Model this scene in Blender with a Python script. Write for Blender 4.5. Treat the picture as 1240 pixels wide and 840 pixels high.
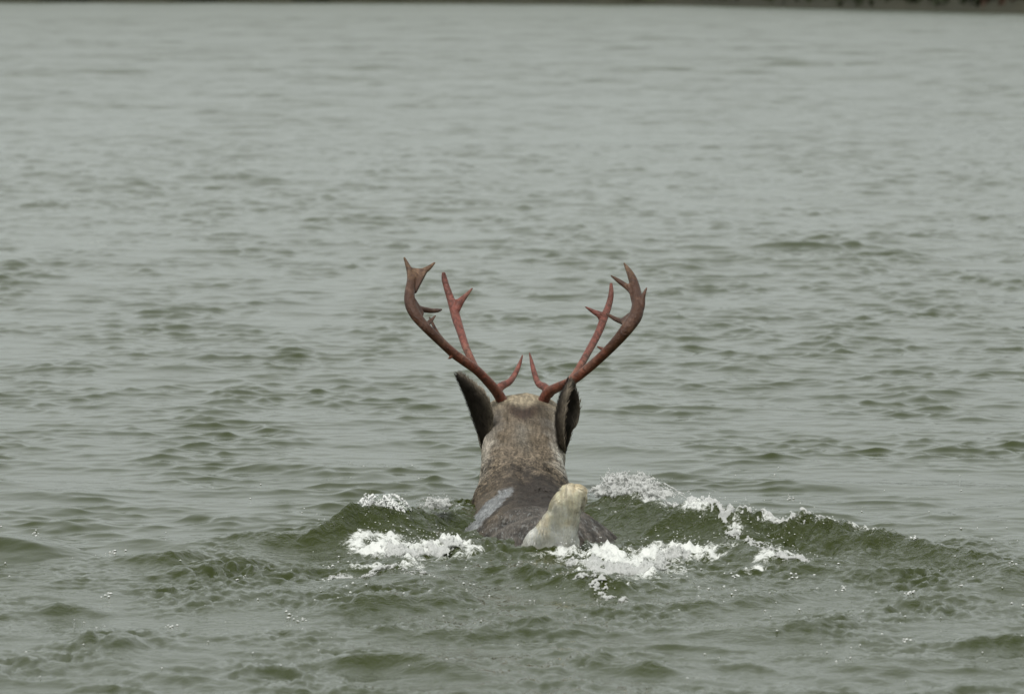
import bpy, math, random
import numpy as np

# ------------------------------------------------------------------ camera, sky, sun
for o in list(bpy.data.objects):
    bpy.data.objects.remove(o)
scene = bpy.context.scene
COL = scene.collection
RNG = np.random.default_rng(7)

CAM_H = 1.21            # eye height above the water, metres
FPX = 6160.0            # focal length in photo pixels (1240 wide)
HORIZON = -9.0          # pixel row of the horizon, just above the frame
PITCH = math.atan((420 - HORIZON) / FPX)

cam_data = bpy.data.cameras.new('camera')
cam = bpy.data.objects.new('camera', cam_data)
COL.objects.link(cam)
cam.location = (0, 0, CAM_H)
cam.rotation_euler = (math.pi / 2 - PITCH, 0, 0)
cam_data.sensor_width = 36.0
cam_data.lens = 36.0 * FPX / 1240.0
cam_data.clip_start = 0.1
cam_data.clip_end = 20000
cam_data.dof.use_dof = True
cam_data.dof.focus_distance = 11.7
cam_data.dof.aperture_fstop = 12.5
scene.camera = cam

SUN_EL, SUN_AZ = math.radians(54), math.radians(205)
world = bpy.data.worlds.new('World')
scene.world = world
world.use_nodes = True
wn = world.node_tree.nodes
wl = world.node_tree.links
for n in list(wn):
    wn.remove(n)
w_out = wn.new('ShaderNodeOutputWorld')
w_bg = wn.new('ShaderNodeBackground')
w_sky = wn.new('ShaderNodeTexSky')
w_sky.sky_type = 'NISHITA'
w_sky.sun_disc = False
w_sky.sun_elevation = SUN_EL
w_sky.sun_rotation = SUN_AZ
w_sky.air_density = 1.0
w_sky.dust_density = 6.0
w_sky.ozone_density = 1.0
w_hsv = wn.new('ShaderNodeHueSaturation')      # the grey of a closed cloud layer
w_hsv.inputs['Saturation'].default_value = 0.12
w_mix = wn.new('ShaderNodeMix')
w_mix.data_type = 'RGBA'
w_mix.inputs[0].default_value = 0.85
# overcast luminance: brighter overhead than at the horizon, alike in every direction
w_tc = wn.new('ShaderNodeTexCoord')
w_sep = wn.new('ShaderNodeSeparateXYZ')
w_rng = wn.new('ShaderNodeMapRange')
w_rng.inputs['From Min'].default_value = 0.0
w_rng.inputs['From Max'].default_value = 1.0
w_rng.inputs['To Min'].default_value = 0.0
w_rng.inputs['To Max'].default_value = 1.0
w_grad = wn.new('ShaderNodeMix')
w_grad.data_type = 'RGBA'
w_grad.inputs[6].default_value = (5.55, 6.0, 5.75, 1)
w_grad.inputs[7].default_value = (8.1, 8.5, 8.15, 1)
wl.new(w_tc.outputs['Generated'], w_sep.inputs[0])
wl.new(w_sep.outputs['Z'], w_rng.inputs['Value'])
wl.new(w_rng.outputs[0], w_grad.inputs[0])
wl.new(w_grad.outputs[2], w_mix.inputs[7])
wl.new(w_sky.outputs[0], w_hsv.inputs['Color'])
wl.new(w_hsv.outputs[0], w_mix.inputs[6])
wl.new(w_mix.outputs[2], w_bg.inputs['Color'])
w_bg.inputs['Strength'].default_value = 0.09
wl.new(w_bg.outputs[0], w_out.inputs[0])

sun_data = bpy.data.lights.new('sun', 'SUN')
sun_data.energy = 1.5
sun_data.angle = math.radians(20)
sun_data.color = (1.0, 0.97, 0.93)
sun = bpy.data.objects.new('sun', sun_data)
COL.objects.link(sun)
sun.rotation_euler = (math.pi / 2 - SUN_EL, 0, math.pi - SUN_AZ)

scene.view_settings.view_transform = 'Standard'
scene.view_settings.look = 'None'
scene.view_settings.exposure = 0.27
scene.view_settings.gamma = 1.0
scene.cycles.max_bounces = 10

# ------------------------------------------------------------------ helpers
SP, CP = math.sin(PITCH), math.cos(PITCH)

def ray(px, py):
    u = (px - 620.0) / FPX
    v = (420.0 - py) / FPX
    return np.array([u, CP + v * SP, -SP + v * CP])

def P(px, py, d):
    """world point seen at photo position px, py, standing d metres away"""
    r = ray(px, py)
    return np.array([0, 0, CAM_H]) + r * (d / r[1])

def G(px, py, z=0.0):
    """world point on the water plane (or a level z above it)"""
    r = ray(px, py)
    return np.array([0, 0, CAM_H]) + r * ((z - CAM_H) / r[2])

def hash2(ix, iy, seed):
    h = (ix.astype(np.int64) * 374761393 + iy.astype(np.int64) * 668265263 + seed * 974634777) & 0xFFFFFFFF
    h = ((h ^ (h >> 13)) * 1274126177) & 0xFFFFFFFF
    return ((h ^ (h >> 16)) & 0xFFFF).astype(np.float64) / 65535.0

def perlin(x, y, seed=0):
    ix, iy = np.floor(x), np.floor(y)
    fx, fy = x - ix, y - iy
    ix = ix.astype(np.int64); iy = iy.astype(np.int64)
    ux = fx * fx * fx * (fx * (fx * 6 - 15) + 10)
    uy = fy * fy * fy * (fy * (fy * 6 - 15) + 10)
    def g(a, b, dx, dy):
        t = hash2(a, b, seed) * 2 * math.pi
        return np.cos(t) * dx + np.sin(t) * dy
    a = g(ix, iy, fx, fy); b = g(ix + 1, iy, fx - 1, fy)
    c = g(ix, iy + 1, fx, fy - 1); d = g(ix + 1, iy + 1, fx - 1, fy - 1)
    return (a + (b - a) * ux + ((c + (d - c) * ux) - (a + (b - a) * ux)) * uy) * 1.5

def fbm(x, y, octaves=4, seed=0, gain=0.5):
    s, a, f = 0.0, 1.0, 1.0
    for i in range(octaves):
        s = s + a * perlin(x * f + 17.3 * i, y * f - 9.1 * i, seed + i)
        a *= gain; f *= 2.03
    return s

def smooth(a, b, x):
    t = np.clip((x - a) / (b - a), 0, 1)
    return t * t * (3 - 2 * t)

def mesh_obj(name, verts, faces, mat=None, parent=None, smooth_shade=True, attrs=None):
    """faces: (n,3) or (n,4) int array or a list of such arrays"""
    me = bpy.data.meshes.new(name)
    verts = np.asarray(verts, dtype=np.float32)
    if not isinstance(faces, list):
        faces = [faces]
    faces = [np.asarray(f, dtype=np.int32) for f in faces if len(f)]
    loops = np.concatenate([f.ravel() for f in faces])
    tot = np.concatenate([np.full(len(f), f.shape[1], dtype=np.int32) for f in faces])
    start = np.concatenate([[0], np.cumsum(tot)[:-1]]).astype(np.int32)
    me.vertices.add(len(verts)); me.vertices.foreach_set('co', verts.ravel())
    me.loops.add(len(loops)); me.loops.foreach_set('vertex_index', loops)
    me.polygons.add(len(tot)); me.polygons.foreach_set('loop_start', start)
    me.polygons.foreach_set('loop_total', tot)
    me.polygons.foreach_set('use_smooth', np.full(len(tot), smooth_shade, dtype=bool))
    me.update(calc_edges=True)
    me.validate()
    for k, v in (attrs or {}).items():
        v = np.asarray(v, dtype=np.float32)
        if v.ndim == 1:
            me.attributes.new(k, 'FLOAT', 'POINT').data.foreach_set('value', v)
        else:
            if v.shape[1] == 3:
                v = np.concatenate([v, np.ones((len(v), 1), np.float32)], 1)
            me.attributes.new(k, 'FLOAT_COLOR', 'POINT').data.foreach_set('color', v.ravel().astype(np.float32))
    o = bpy.data.objects.new(name, me)
    COL.objects.link(o)
    if mat:
        me.materials.append(mat)
    if parent:
        o.parent = parent
    return o

def tag(o, label=None, cat=None, group=None, kind=None):
    for k, v in (('label', label), ('category', cat), ('group', group), ('kind', kind)):
        if v:
            o[k] = v
    return o

class NT:
    def __init__(self, name):
        self.m = bpy.data.materials.new(name)
        self.m.use_nodes = True
        self.t = self.m.node_tree
        for n in list(self.t.nodes):
            self.t.nodes.remove(n)
        self.out = self.n('ShaderNodeOutputMaterial')
        self.b = self.n('ShaderNodeBsdfPrincipled')
        self.l(self.b.outputs[0], self.out.inputs[0])
    def n(self, kind, **kw):
        x = self.t.nodes.new(kind)
        for k, v in kw.items():
            setattr(x, k, v)
        return x
    def l(self, a, b):
        self.t.links.new(a, b)
    def put(self, sock, v):
        if hasattr(v, 'is_linked'):
            self.l(v, sock)
        else:
            sock.default_value = v
    def attr(self, name, out='Fac'):
        a = self.n('ShaderNodeAttribute'); a.attribute_name = name
        return a.outputs[out]
    def math(self, op, a, b=0.0, clamp=False):
        x = self.n('ShaderNodeMath', operation=op, use_clamp=clamp)
        self.put(x.inputs[0], a); self.put(x.inputs[1], b)
        return x.outputs[0]
    def noise(self, scale, detail=3, rough=0.55, vec=None, dist=0.0):
        x = self.n('ShaderNodeTexNoise')
        x.inputs['Scale'].default_value = scale; x.inputs['Detail'].default_value = detail
        x.inputs['Roughness'].default_value = rough; x.inputs['Distortion'].default_value = dist
        if vec is not None:
            self.l(vec, x.inputs['Vector'])
        return x.outputs['Fac']
    def coords(self, scale=(1, 1, 1)):
        c = self.n('ShaderNodeTexCoord'); m = self.n('ShaderNodeMapping')
        m.inputs['Scale'].default_value = scale
        self.l(c.outputs['Object'], m.inputs['Vector'])
        return m.outputs[0]
    def mix(self, f, a, b):
        x = self.n('ShaderNodeMix', data_type='RGBA')
        self.put(x.inputs[0], f); self.put(x.inputs[6], a); self.put(x.inputs[7], b)
        return x.outputs[2]
    def ramp(self, f, stops):
        x = self.n('ShaderNodeValToRGB')
        e = x.color_ramp.elements
        while len(e) < len(stops):
            e.new(0.5)
        for i, (p, c) in enumerate(stops):
            e[i].position = p; e[i].color = c
        self.put(x.inputs[0], f)
        return x.outputs[0]
    def bump(self, h, strength, dist, normal=None):
        x = self.n('ShaderNodeBump')
        self.put(x.inputs['Strength'], strength); x.inputs['Distance'].default_value = dist
        self.l(h, x.inputs['Height'])
        if normal is not None:
            self.l(normal, x.inputs['Normal'])
        return x.outputs[0]

# ------------------------------------------------------------------ materials
def mat_water():
    k = NT('lake_water')
    co = k.coords((1, 1, 1))
    wake = k.attr('wake'); foam = k.attr('foam'); fine = k.attr('fine')
    # very thin floating froth, broken into lace
    lace = k.noise(55, 6, 0.72, co, 1.5)
    f = k.math('SUBTRACT', k.math('ADD', foam, lace), 1.0)
    f = k.math('MULTIPLY', f, 6.0, True)
    cl = k.noise(1.7, 2, 0.5, co)
    body = k.mix(cl, (0.024, 0.034, 0.003, 1), (0.033, 0.042, 0.005, 1))
    k.l(k.mix(f, body, (0.74, 0.75, 0.72, 1)), k.b.inputs['Base Color'])
    rough = k.math('ADD', k.math('MULTIPLY', fine, 0.20), 0.025)
    k.l(k.math('ADD', rough, k.math('MULTIPLY', f, 0.5)), k.b.inputs['Roughness'])
    k.b.inputs['IOR'].default_value = 1.333
    n1 = k.noise(42, 3, 0.55, co, 0.8)
    st = k.math('ADD', k.math('MULTIPLY', wake, 0.60), 0.045)
    b1 = k.bump(n1, st, 0.012)
    n2 = k.noise(9, 2, 0.5, co, 0.3)
    b2 = k.bump(n2, k.math('ADD', k.math('MULTIPLY', fine, 0.5), 0.10), 0.03, b1)
    k.l(b2, k.b.inputs['Normal'])
    return k.m

def mat_froth():
    k = NT('white_froth')
    co = k.coords()
    c = k.noise(60, 3, 0.6, co)
    k.l(k.ramp(c, [(0.3, (0.66, 0.67, 0.65, 1)), (0.65, (0.84, 0.84, 0.83, 1))]), k.b.inputs['Base Color'])
    k.b.inputs['Roughness'].default_value = 0.5
    k.b.inputs['IOR'].default_value = 1.33
    k.l(k.bump(k.noise(260, 4, 0.7, co), 0.8, 0.004), k.b.inputs['Normal'])
    tr = k.n('ShaderNodeBsdfTranslucent')
    tr.inputs['Color'].default_value = (0.95, 0.95, 0.93, 1)
    mx = k.n('ShaderNodeMixShader')
    mx.inputs[0].default_value = 0.35
    k.l(k.b.outputs[0], mx.inputs[1]); k.l(tr.outputs[0], mx.inputs[2]); k.l(mx.outputs[0], k.out.inputs[0])
    return k.m

def mat_clear_water():
    k = NT('clear_splash_water')
    k.b.inputs['Base Color'].default_value = (0.95, 0.97, 0.93, 1)
    k.b.inputs['Transmission Weight'].default_value = 1.0
    k.b.inputs['Roughness'].default_value = 0.04
    k.b.inputs['IOR'].default_value = 1.25
    return k.m

def mat_coat(name='wet_coat'):
    k = NT(name)
    co = k.coords((1, 0.35, 1))
    wet = k.attr('wet')
    n = k.noise(160, 4, 0.6, co, 0.6)
    col = k.mix(k.math('MULTIPLY', n, 0.35), k.attr('tint', 'Color'), (0.08, 0.068, 0.055, 1))
    k.l(col, k.b.inputs['Base Color'])
    k.l(k.math('SUBTRACT', 0.85, k.math('MULTIPLY', wet, 0.5)), k.b.inputs['Roughness'])
    k.l(k.math('MULTIPLY', wet, 0.60), k.b.inputs['Coat Weight'])
    k.b.inputs['Coat Roughness'].default_value = 0.22
    k.b.inputs['Coat IOR'].default_value = 1.33
    k.l(k.bump(n, 0.6, 0.004), k.b.inputs['Normal'])
    return k.m

def mat_hair():
    k = NT('hair_strands')
    k.l(k.attr('tint', 'Color'), k.b.inputs['Base Color'])
    k.b.inputs['Roughness'].default_value = 0.6
    k.b.inputs['Specular IOR Level'].default_value = 0.3
    return k.m

def mat_antler():
    k = NT('bare_antler')
    co = k.coords((1, 1, 1))
    n = k.noise(60, 5, 0.65, co, 1.0)
    n2 = k.noise(220, 3, 0.6, co)
    dk = k.ramp(n, [(0.40, (0, 0, 0, 1)), (0.62, (.75, .75, .75, 1))])
    col = k.mix(dk, k.attr('tint', 'Color'), (0.055, 0.024, 0.016, 1))
    col = k.mix(k.math('MULTIPLY', n2, 0.35), col, (0.03, 0.012, 0.010, 1))
    k.l(col, k.b.inputs['Base Color'])
    k.b.inputs['Roughness'].default_value = 0.36
    k.b.inputs['Specular IOR Level'].default_value = 0.35
    k.l(k.bump(n, 0.7, 0.006, k.bump(n2, 0.6, 0.003)), k.b.inputs['Normal'])
    return k.m

def mat_ground(name, c1, c2, scale):
    k = NT(name)
    n = k.noise(scale, 5, 0.6, k.coords())
    k.l(k.mix(n, c1, c2), k.b.inputs['Base Color'])
    k.b.inputs['Roughness'].default_value = 0.9
    return k.m

def mat_leaf():
    k = NT('thicket_leaves')
    k.l(k.attr('tint', 'Color'), k.b.inputs['Base Color'])
    k.b.inputs['Roughness'].default_value = 0.8
    return k.m

def mat_fleck():
    k = NT('bubble_white')
    n = k.noise(900, 2, 0.5, k.coords())
    k.l(k.mix(n, (0.80, 0.81, 0.79, 1), (0.90, 0.90, 0.88, 1)), k.b.inputs['Base Color'])
    k.b.inputs['Roughness'].default_value = 0.35
    return k.m

M_FLECK = mat_fleck()
M_WATER = mat_water(); M_FROTH = mat_froth(); M_CLEAR = mat_clear_water()
M_COAT = mat_coat(); M_HAIR = mat_hair(); M_ANTLER = mat_antler()

# ------------------------------------------------------------------ water
# wind chop: a sum of directional wavelets
_w = np.random.default_rng(21)
WAVES = []
NW = 130
for i in range(NW):
    lam = 0.05 * (1.5 / 0.05) ** (i / (NW - 1.0)) * _w.uniform(0.93, 1.07)
    th = math.radians(-97 + (_w.normal(0, 50) if i % 3 else _w.uniform(-180, 180)))
    slope = 0.0158 * float(np.interp(math.log(lam), np.log([.05, .09, .16, .28, .5, .9, 1.5]), [1.5, 2.0, 1.8, 1.2, .7, .45, .3]))
    WAVES.append((lam, th, slope, _w.uniform(0, 2 * math.pi)))
OPEN_WAVES = [(_w.uniform(.7, 2.6), math.radians(-97 + _w.uniform(-75, 75)), .021, _w.uniform(0, 2 * math.pi)) for _ in range(26)]

# crest lines of the wake, as traced on the water: (px, py, height)
RIDGES = [
    # right arm
    ([(700, 612, .02), (735, 603, .05), (765, 596, .075), (800, 606, .070), (860, 617, .066), (920, 622, .062), (980, 628, .056),
      (1040, 640, .050), (1100, 651, .045), (1160, 664, .038), (1235, 687, .028), (1310, 712, .015)], .105, .055, .9),
    ([(860, 642, .0), (895, 652, .024), (930, 666, .028), (975, 682, .022), (1030, 676, .018), (1075, 668, .0)], .07, .05, .6),
    ([(1010, 690, .0), (1050, 688, .020), (1100, 694, .020), (1150, 705, .0)], .06, .06, .2),
    ([(1070, 722, .0), (1130, 716, .018), (1190, 704, .024), (1260, 688, .022)], .09, .10, .1),
    ([(1160, 775, .0), (1200, 760, .035), (1250, 766, .030)], .060, .06, .4),
    ([(985, 790, .0), (1040, 800, .014), (1110, 790, .016), (1180, 800, .0)], .06, .07, .5),
    # left arm
    ([(575, 612, .02), (545, 612, .045), (510, 614, .055), (470, 616, .062), (425, 611, .078), (400, 628, .058), (370, 645, .025), (340, 655, .0)], .085, .05, .8),
    ([(365, 655, .0), (330, 643, .026), (295, 642, .024), (255, 650, .012), (225, 655, .0)], .075, .06, .3),
    ([(310, 680, .0), (265, 682, .020), (220, 684, .024), (180, 694, .0)], .07, .06, .5),
    ([(250, 672, .0), (210, 668, .026), (178, 670, .02), (150, 672, .0)], .05, .05, .5),
    ([(-60, 640, .02), (0, 653, .036), (35, 664, .024), (70, 682, .0)], .10, .10, .1),
    ([(20, 655, .0), (45, 652, .025), (90, 660, .018), (120, 668, .0)], .08, .08, .1),
    ([(30, 735, .0), (70, 722, .028), (100, 728, .018), (140, 745, .0)], .050, .05, .4),
    ([(80, 780, .0), (115, 764, .026), (150, 775, .015), (180, 785, .0)], .050, .05, .4),
    # stern waves between the camera and the animal
    ([(370, 735, .0), (420, 724, .026), (460, 713, .034), (500, 712, .034), (545, 707, .034), (600, 728, .0)], .075, .06, .6),
    ([(360, 800, .0), (420, 792, .022), (500, 792, .024), (560, 796, .028), (620, 800, .0)], .06, .055, .8),
    ([(400, 760, .0), (470, 752, .018), (560, 755, .02), (640, 748, .018), (700, 752, .0)], .06, .06, .7),
    ([(575, 690, .0), (620, 686, .020), (670, 684, .030), (720, 694, .038), (760, 702, .020), (790, 712, .0)], .06, .055, .9),
    ([(660, 800, .0), (720, 790, .018), (780, 795, .022), (840, 800, .0)], .055, .055, .7),
    ([(760, 735, .0), (820, 728, .018), (900, 722, .02), (980, 712, .016), (1040, 708, .0)], .06, .06, .7),
    ([(820, 765, .0), (900, 760, .018), (980, 752, .02), (1060, 742, .0)], .07, .07, .5),
]
RIDGE_G = []
for pts, wf, wb, tb in RIDGES:
    g = np.array([list(G(x, y, h)[:2]) + [h] for x, y, h in pts])
    RIDGE_G.append((g, wf, wb, tb))

def wake_mask(x, y):
    """churned water: a wedge opening towards the camera behind the animal"""
    dy = 12.15 - y
    half = 0.16 + 0.80 * np.clip(dy, 0, 5) ** 0.92
    xx = x - 0.05
    xx = np.where(xx > 0, xx * 0.92, xx * 1.45)
    m = smooth(1.35, 0.55, np.abs(xx) / np.maximum(half, .01)) * smooth(-0.15, 0.15, dy)
    return m * (1 - 0.5 * smooth(0.9, 3.2, dy))

def foam_mask(x, y):
    fn = np.zeros_like(x)
    for cx, cy, rx, ry, w in FOAM_SPOTS:
        fn = np.maximum(fn, w * np.exp(-((x - cx) / rx) ** 2 - ((y - cy) / ry) ** 2))
    return fn * (0.95 + 0.55 * fbm(x * 16, y * 10, 3, 91))

def water_height(x, y, sx=None, sy=None, horizontal=False):
    z = np.zeros_like(x); ox = np.zeros_like(x); oy = np.zeros_like(x)
    # wavelets come in groups with slicker water between
    patch = 0.72 + 0.95 * perlin(x * 2.1 + 3.1, y * 1.1 + 1.7, 11) + 0.30 * perlin(x * .3, y * .13, 13)
    patch2 = 0.75 + 0.85 * perlin(x * 0.62 - 5.1, y * 0.33 + 0.7, 12)
    zs = np.zeros_like(x); var = 0.0
    breeze = 1 + .75 * smooth(14, 60, y)       # the chop is livelier out in the open water
    for lam, th, slope, ph in WAVES:
        k = 2 * math.pi / lam
        cx, cy = math.cos(th), math.sin(th)
        a = slope / k
        if sy is not None:
            # wavelets finer than the mesh are left to the bump map
            eff = np.abs(cy) * sy + np.abs(cx) * sx
            fade = smooth(0.65, 0.3, eff / lam)
        else:
            fade = 1.0
        a = a * fade * (np.clip(patch, .12, 1.6) if lam < 0.3 else np.clip(patch2, .25, 1.6))
        arg = k * (cx * x + cy * y) + ph
        if lam < 0.75:
            zs += a * np.sin(arg)
            var += .5 * (slope / k) ** 2
        else:
            z += a * np.sin(arg)
        if horizontal:
            c = np.cos(arg) * a * 1.3
            ox += cx * c; oy += cy * c
    out = smooth(22, 90, y)                    # longer waves only out beyond the lee
    if sy is not None and y.max() > 30:
        gust = np.clip(.7 + .9 * perlin(x * .35, y * .12, 17), .1, 1.6)
        for lam, th, slope, ph in OPEN_WAVES:
            k = 2 * math.pi / lam
            cx, cy = math.cos(th), math.sin(th)
            fade = smooth(0.65, 0.3, (abs(cy) * sy + abs(cx) * sx) / lam)
            z += slope / k * fade * out * gust * np.sin(k * (cx * x + cy * y) + ph)
    # peaked crests, flat slick troughs
    sg_ = math.sqrt(var)
    u_ = 2.3 * np.tanh(zs * breeze / (2.3 * sg_))
    z += sg_ * .88 / .5 * (np.exp(.5 * u_) - 1.1)
    crk = np.zeros_like(x)
    near = (y > 7) & (y < 14) & (np.abs(x) < 3.2)
    if near.any():
        xn, yn = x[near], y[near]
        m = wake_mask(xn, yn)
        wx = 0.025 * fbm(xn * 7, yn * 7, 3, 3); wy = 0.034 * fbm(xn * 6, yn * 6, 3, 5)
        zz = np.zeros_like(xn); cr = np.zeros_like(xn)
        for g, wf, wb, tb in RIDGE_G:
            best = np.full(xn.shape, 1e9); hh = np.zeros_like(xn); sg = np.zeros_like(xn)
            px_, py_ = xn + wx * (0.4 + tb), yn + wy * (0.4 + tb)
            for a, b in zip(g[:-1], g[1:]):
                d = b[:2] - a[:2]; L2 = (d * d).sum()
                t = np.clip(((px_ - a[0]) * d[0] + (py_ - a[1]) * d[1]) / L2, 0, 1)
                qx, qy = a[0] + t * d[0], a[1] + t * d[1]
                dd = (px_ - qx) ** 2 + (py_ - qy) ** 2
                up = dd < best
                best = np.where(up, dd, best)
                hh = np.where(up, a[2] + (b[2] - a[2]) * t, hh)
                sg = np.where(up, np.where(py_ < qy, 1.0, -1.0), sg)
            w = np.where(sg > 0, wf, wb)
            prof = np.exp(-(np.sqrt(best) / w) ** 1.7)
            hh = hh * np.where(yn < 10.6, .8, 1.0)
            cr += np.where(sg > 0, prof, prof * .4) * tb * np.clip(hh / .045, 0, 1.2)
            zz += hh * prof * (1 + 0.28 * tb * fbm(xn * 9, yn * 9, 2, 41))
        cr = np.clip(cr, 0, 1.2)
        crk[near] = cr
        zz += cr * (0.0055 * (.35 - np.abs(fbm(xn * 38 + yn * 9, yn * 26, 2, 57))) + .0030 * fbm(xn * 70, yn * 40, 2, 58))
        # choppy turbulence: sharp-topped
        t1 = fbm(xn * 8.5 + wx * 9, yn * 6.5, 3, 51)
        t2 = fbm(xn * 24, yn * 17 + wy * 20, 3, 61)
        inter = np.clip(.55 + 1.1 * perlin(xn * 4.2, yn * 2.6, 63), .1, 1.6)
        zz += m * inter * (0.0215 * (0.45 - np.abs(t1)) + 0.0150 * (0.4 - np.abs(t2)))
        zz += (0.15 + m * inter) * 0.0013 * fbm(xn * 60, yn * 45, 2, 71)
        # the water is drawn down along the moving flank
        zz -= 0.028 * np.exp(-((xn + .13) / .08) ** 2 - ((yn - 11.42) / .26) ** 2)
        z[near] = z[near] * (1 - 0.35 * m) + zz
        fm = foam_mask(xn, yn)
        z[near] += np.clip(fm - .3, 0, 1) * 0.030 * np.clip(.35 + fbm(xn * 32, yn * 18, 4, 93, .62), 0, 1.5)
    return (z, ox, oy, crk) if horizontal else z

def water_z(pts):
    pts = np.atleast_2d(np.asarray(pts, float))
    return water_height(pts[:, 0].copy(), pts[:, 1].copy())

# thin froth painted by the wake: centre, radii (m), weight
FOAM_SPOTS = []
def foam_line(pts, rx, ry, w, n):
    pts = [G(*p)[:2] for p in pts]
    for a, b in zip(pts[:-1], pts[1:]):
        for i in range(n):
            t = (i + .5) / n
            FOAM_SPOTS.append((*(a + (b - a) * t), rx, ry, w))
foam_line([(700, 672), (760, 684), (835, 668)], .10, .20, .80, 3)
foam_line([(690, 680), (760, 694), (860, 672)], .16, .34, .58, 3)
foam_line([(462, 672), (510, 676), (556, 672)], .12, .26, .56, 3)
foam_line([(445, 664), (500, 668), (560, 664)], .09, .18, .78, 3)
foam_line([(780, 600, .06), (860, 616, .06), (960, 624, .055)], .08, .13, .80, 5)
foam_line([(890, 655), (950, 680), (900, 695)], .07, .12, .60, 3)
foam_line([(690, 705), (750, 712)], .08, .2, .54, 2)
foam_line([(410, 690), (470, 690), (520, 690)], .08, .14, .54, 2)
foam_line([(960, 628, .05), (1080, 650, .04)], .07, .11, .62, 4)

def build_water():
    # three sheets of one surface, coarser with distance, each lapping a little over the next
    def rows(y0, y1, f):
        r = [y0]
        while r[-1] < y1:
            r.append(r[-1] + f(r[-1]))
        return np.array(r)
    def cols(n, grow):
        u = np.linspace(-0.124, 0.124, n)
        ext, st = [0.124], u[1] - u[0]
        while ext[-1] < 6:
            st *= grow; ext.append(ext[-1] + st)
        ext = np.array(ext[1:])
        return np.concatenate([-ext[::-1], u, ext])
    sheets = [(rows(6.5, 14.1, lambda d: .020 if d < 9.2 else (.0085 if 10.2 < d < 12.5 else .0135)), cols(480, 1.28)),
              (rows(14.0, 40.3, lambda d: .0140 * (d / 13.2) ** 1.6), cols(430, 1.28)),
              (np.concatenate([rows(40.0, 260, lambda d: .090 * (d / 40) ** .8), rows(261, 16000, lambda d: 1.5 * (d / 260) ** 3)]), cols(210, 1.35))]
    VV, FF, XX, YY, CK, off = [], [], [], [], [], 0
    for Y, U in sheets:
        D, UU = np.meshgrid(Y, U, indexing='ij')
        X = UU * D
        sx = np.gradient(U)[None, :] * D
        sy = np.gradient(Y)[:, None] * np.ones_like(UU)
        nr, nc = X.shape
        x, y = X.ravel(), D.ravel()
        z, ox, oy, ck = water_height(x, y, sx.ravel(), sy.ravel(), True)
        far = smooth(900, 250, y)
        VV.append(np.stack([x + ox * far, y + oy * far, z * (0.25 + 0.75 * far)], 1))
        idx = np.arange(nr * nc).reshape(nr, nc) + off
        FF.append(np.stack([idx[:-1, :-1], idx[:-1, 1:], idx[1:, 1:], idx[1:, :-1]], -1).reshape(-1, 4))
        XX.append(x); YY.append(y); CK.append(ck); off += nr * nc
    V = np.concatenate(VV); F = np.concatenate(FF); x = np.concatenate(XX); y = np.concatenate(YY)
    wake = wake_mask(x, y)
    fine = np.clip(np.log(np.maximum(y, 14) / 14) / math.log(400 / 14), 0, 1) ** 1.3
    foam = np.zeros_like(x)
    near = (y > 8) & (y < 13.5) & (np.abs(x) < 2)
    foam[near] = foam_mask(x[near], y[near])
    o = mesh_obj('water', V, F, M_WATER, attrs={'wake': np.clip(.35 * wake + 1.6 * np.concatenate(CK), 0, 2), 'fine': fine, 'foam': foam})
    return tag(o, 'grey green wind rippled lake water with a green wake', 'water', kind='structure')

build_water()

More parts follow.
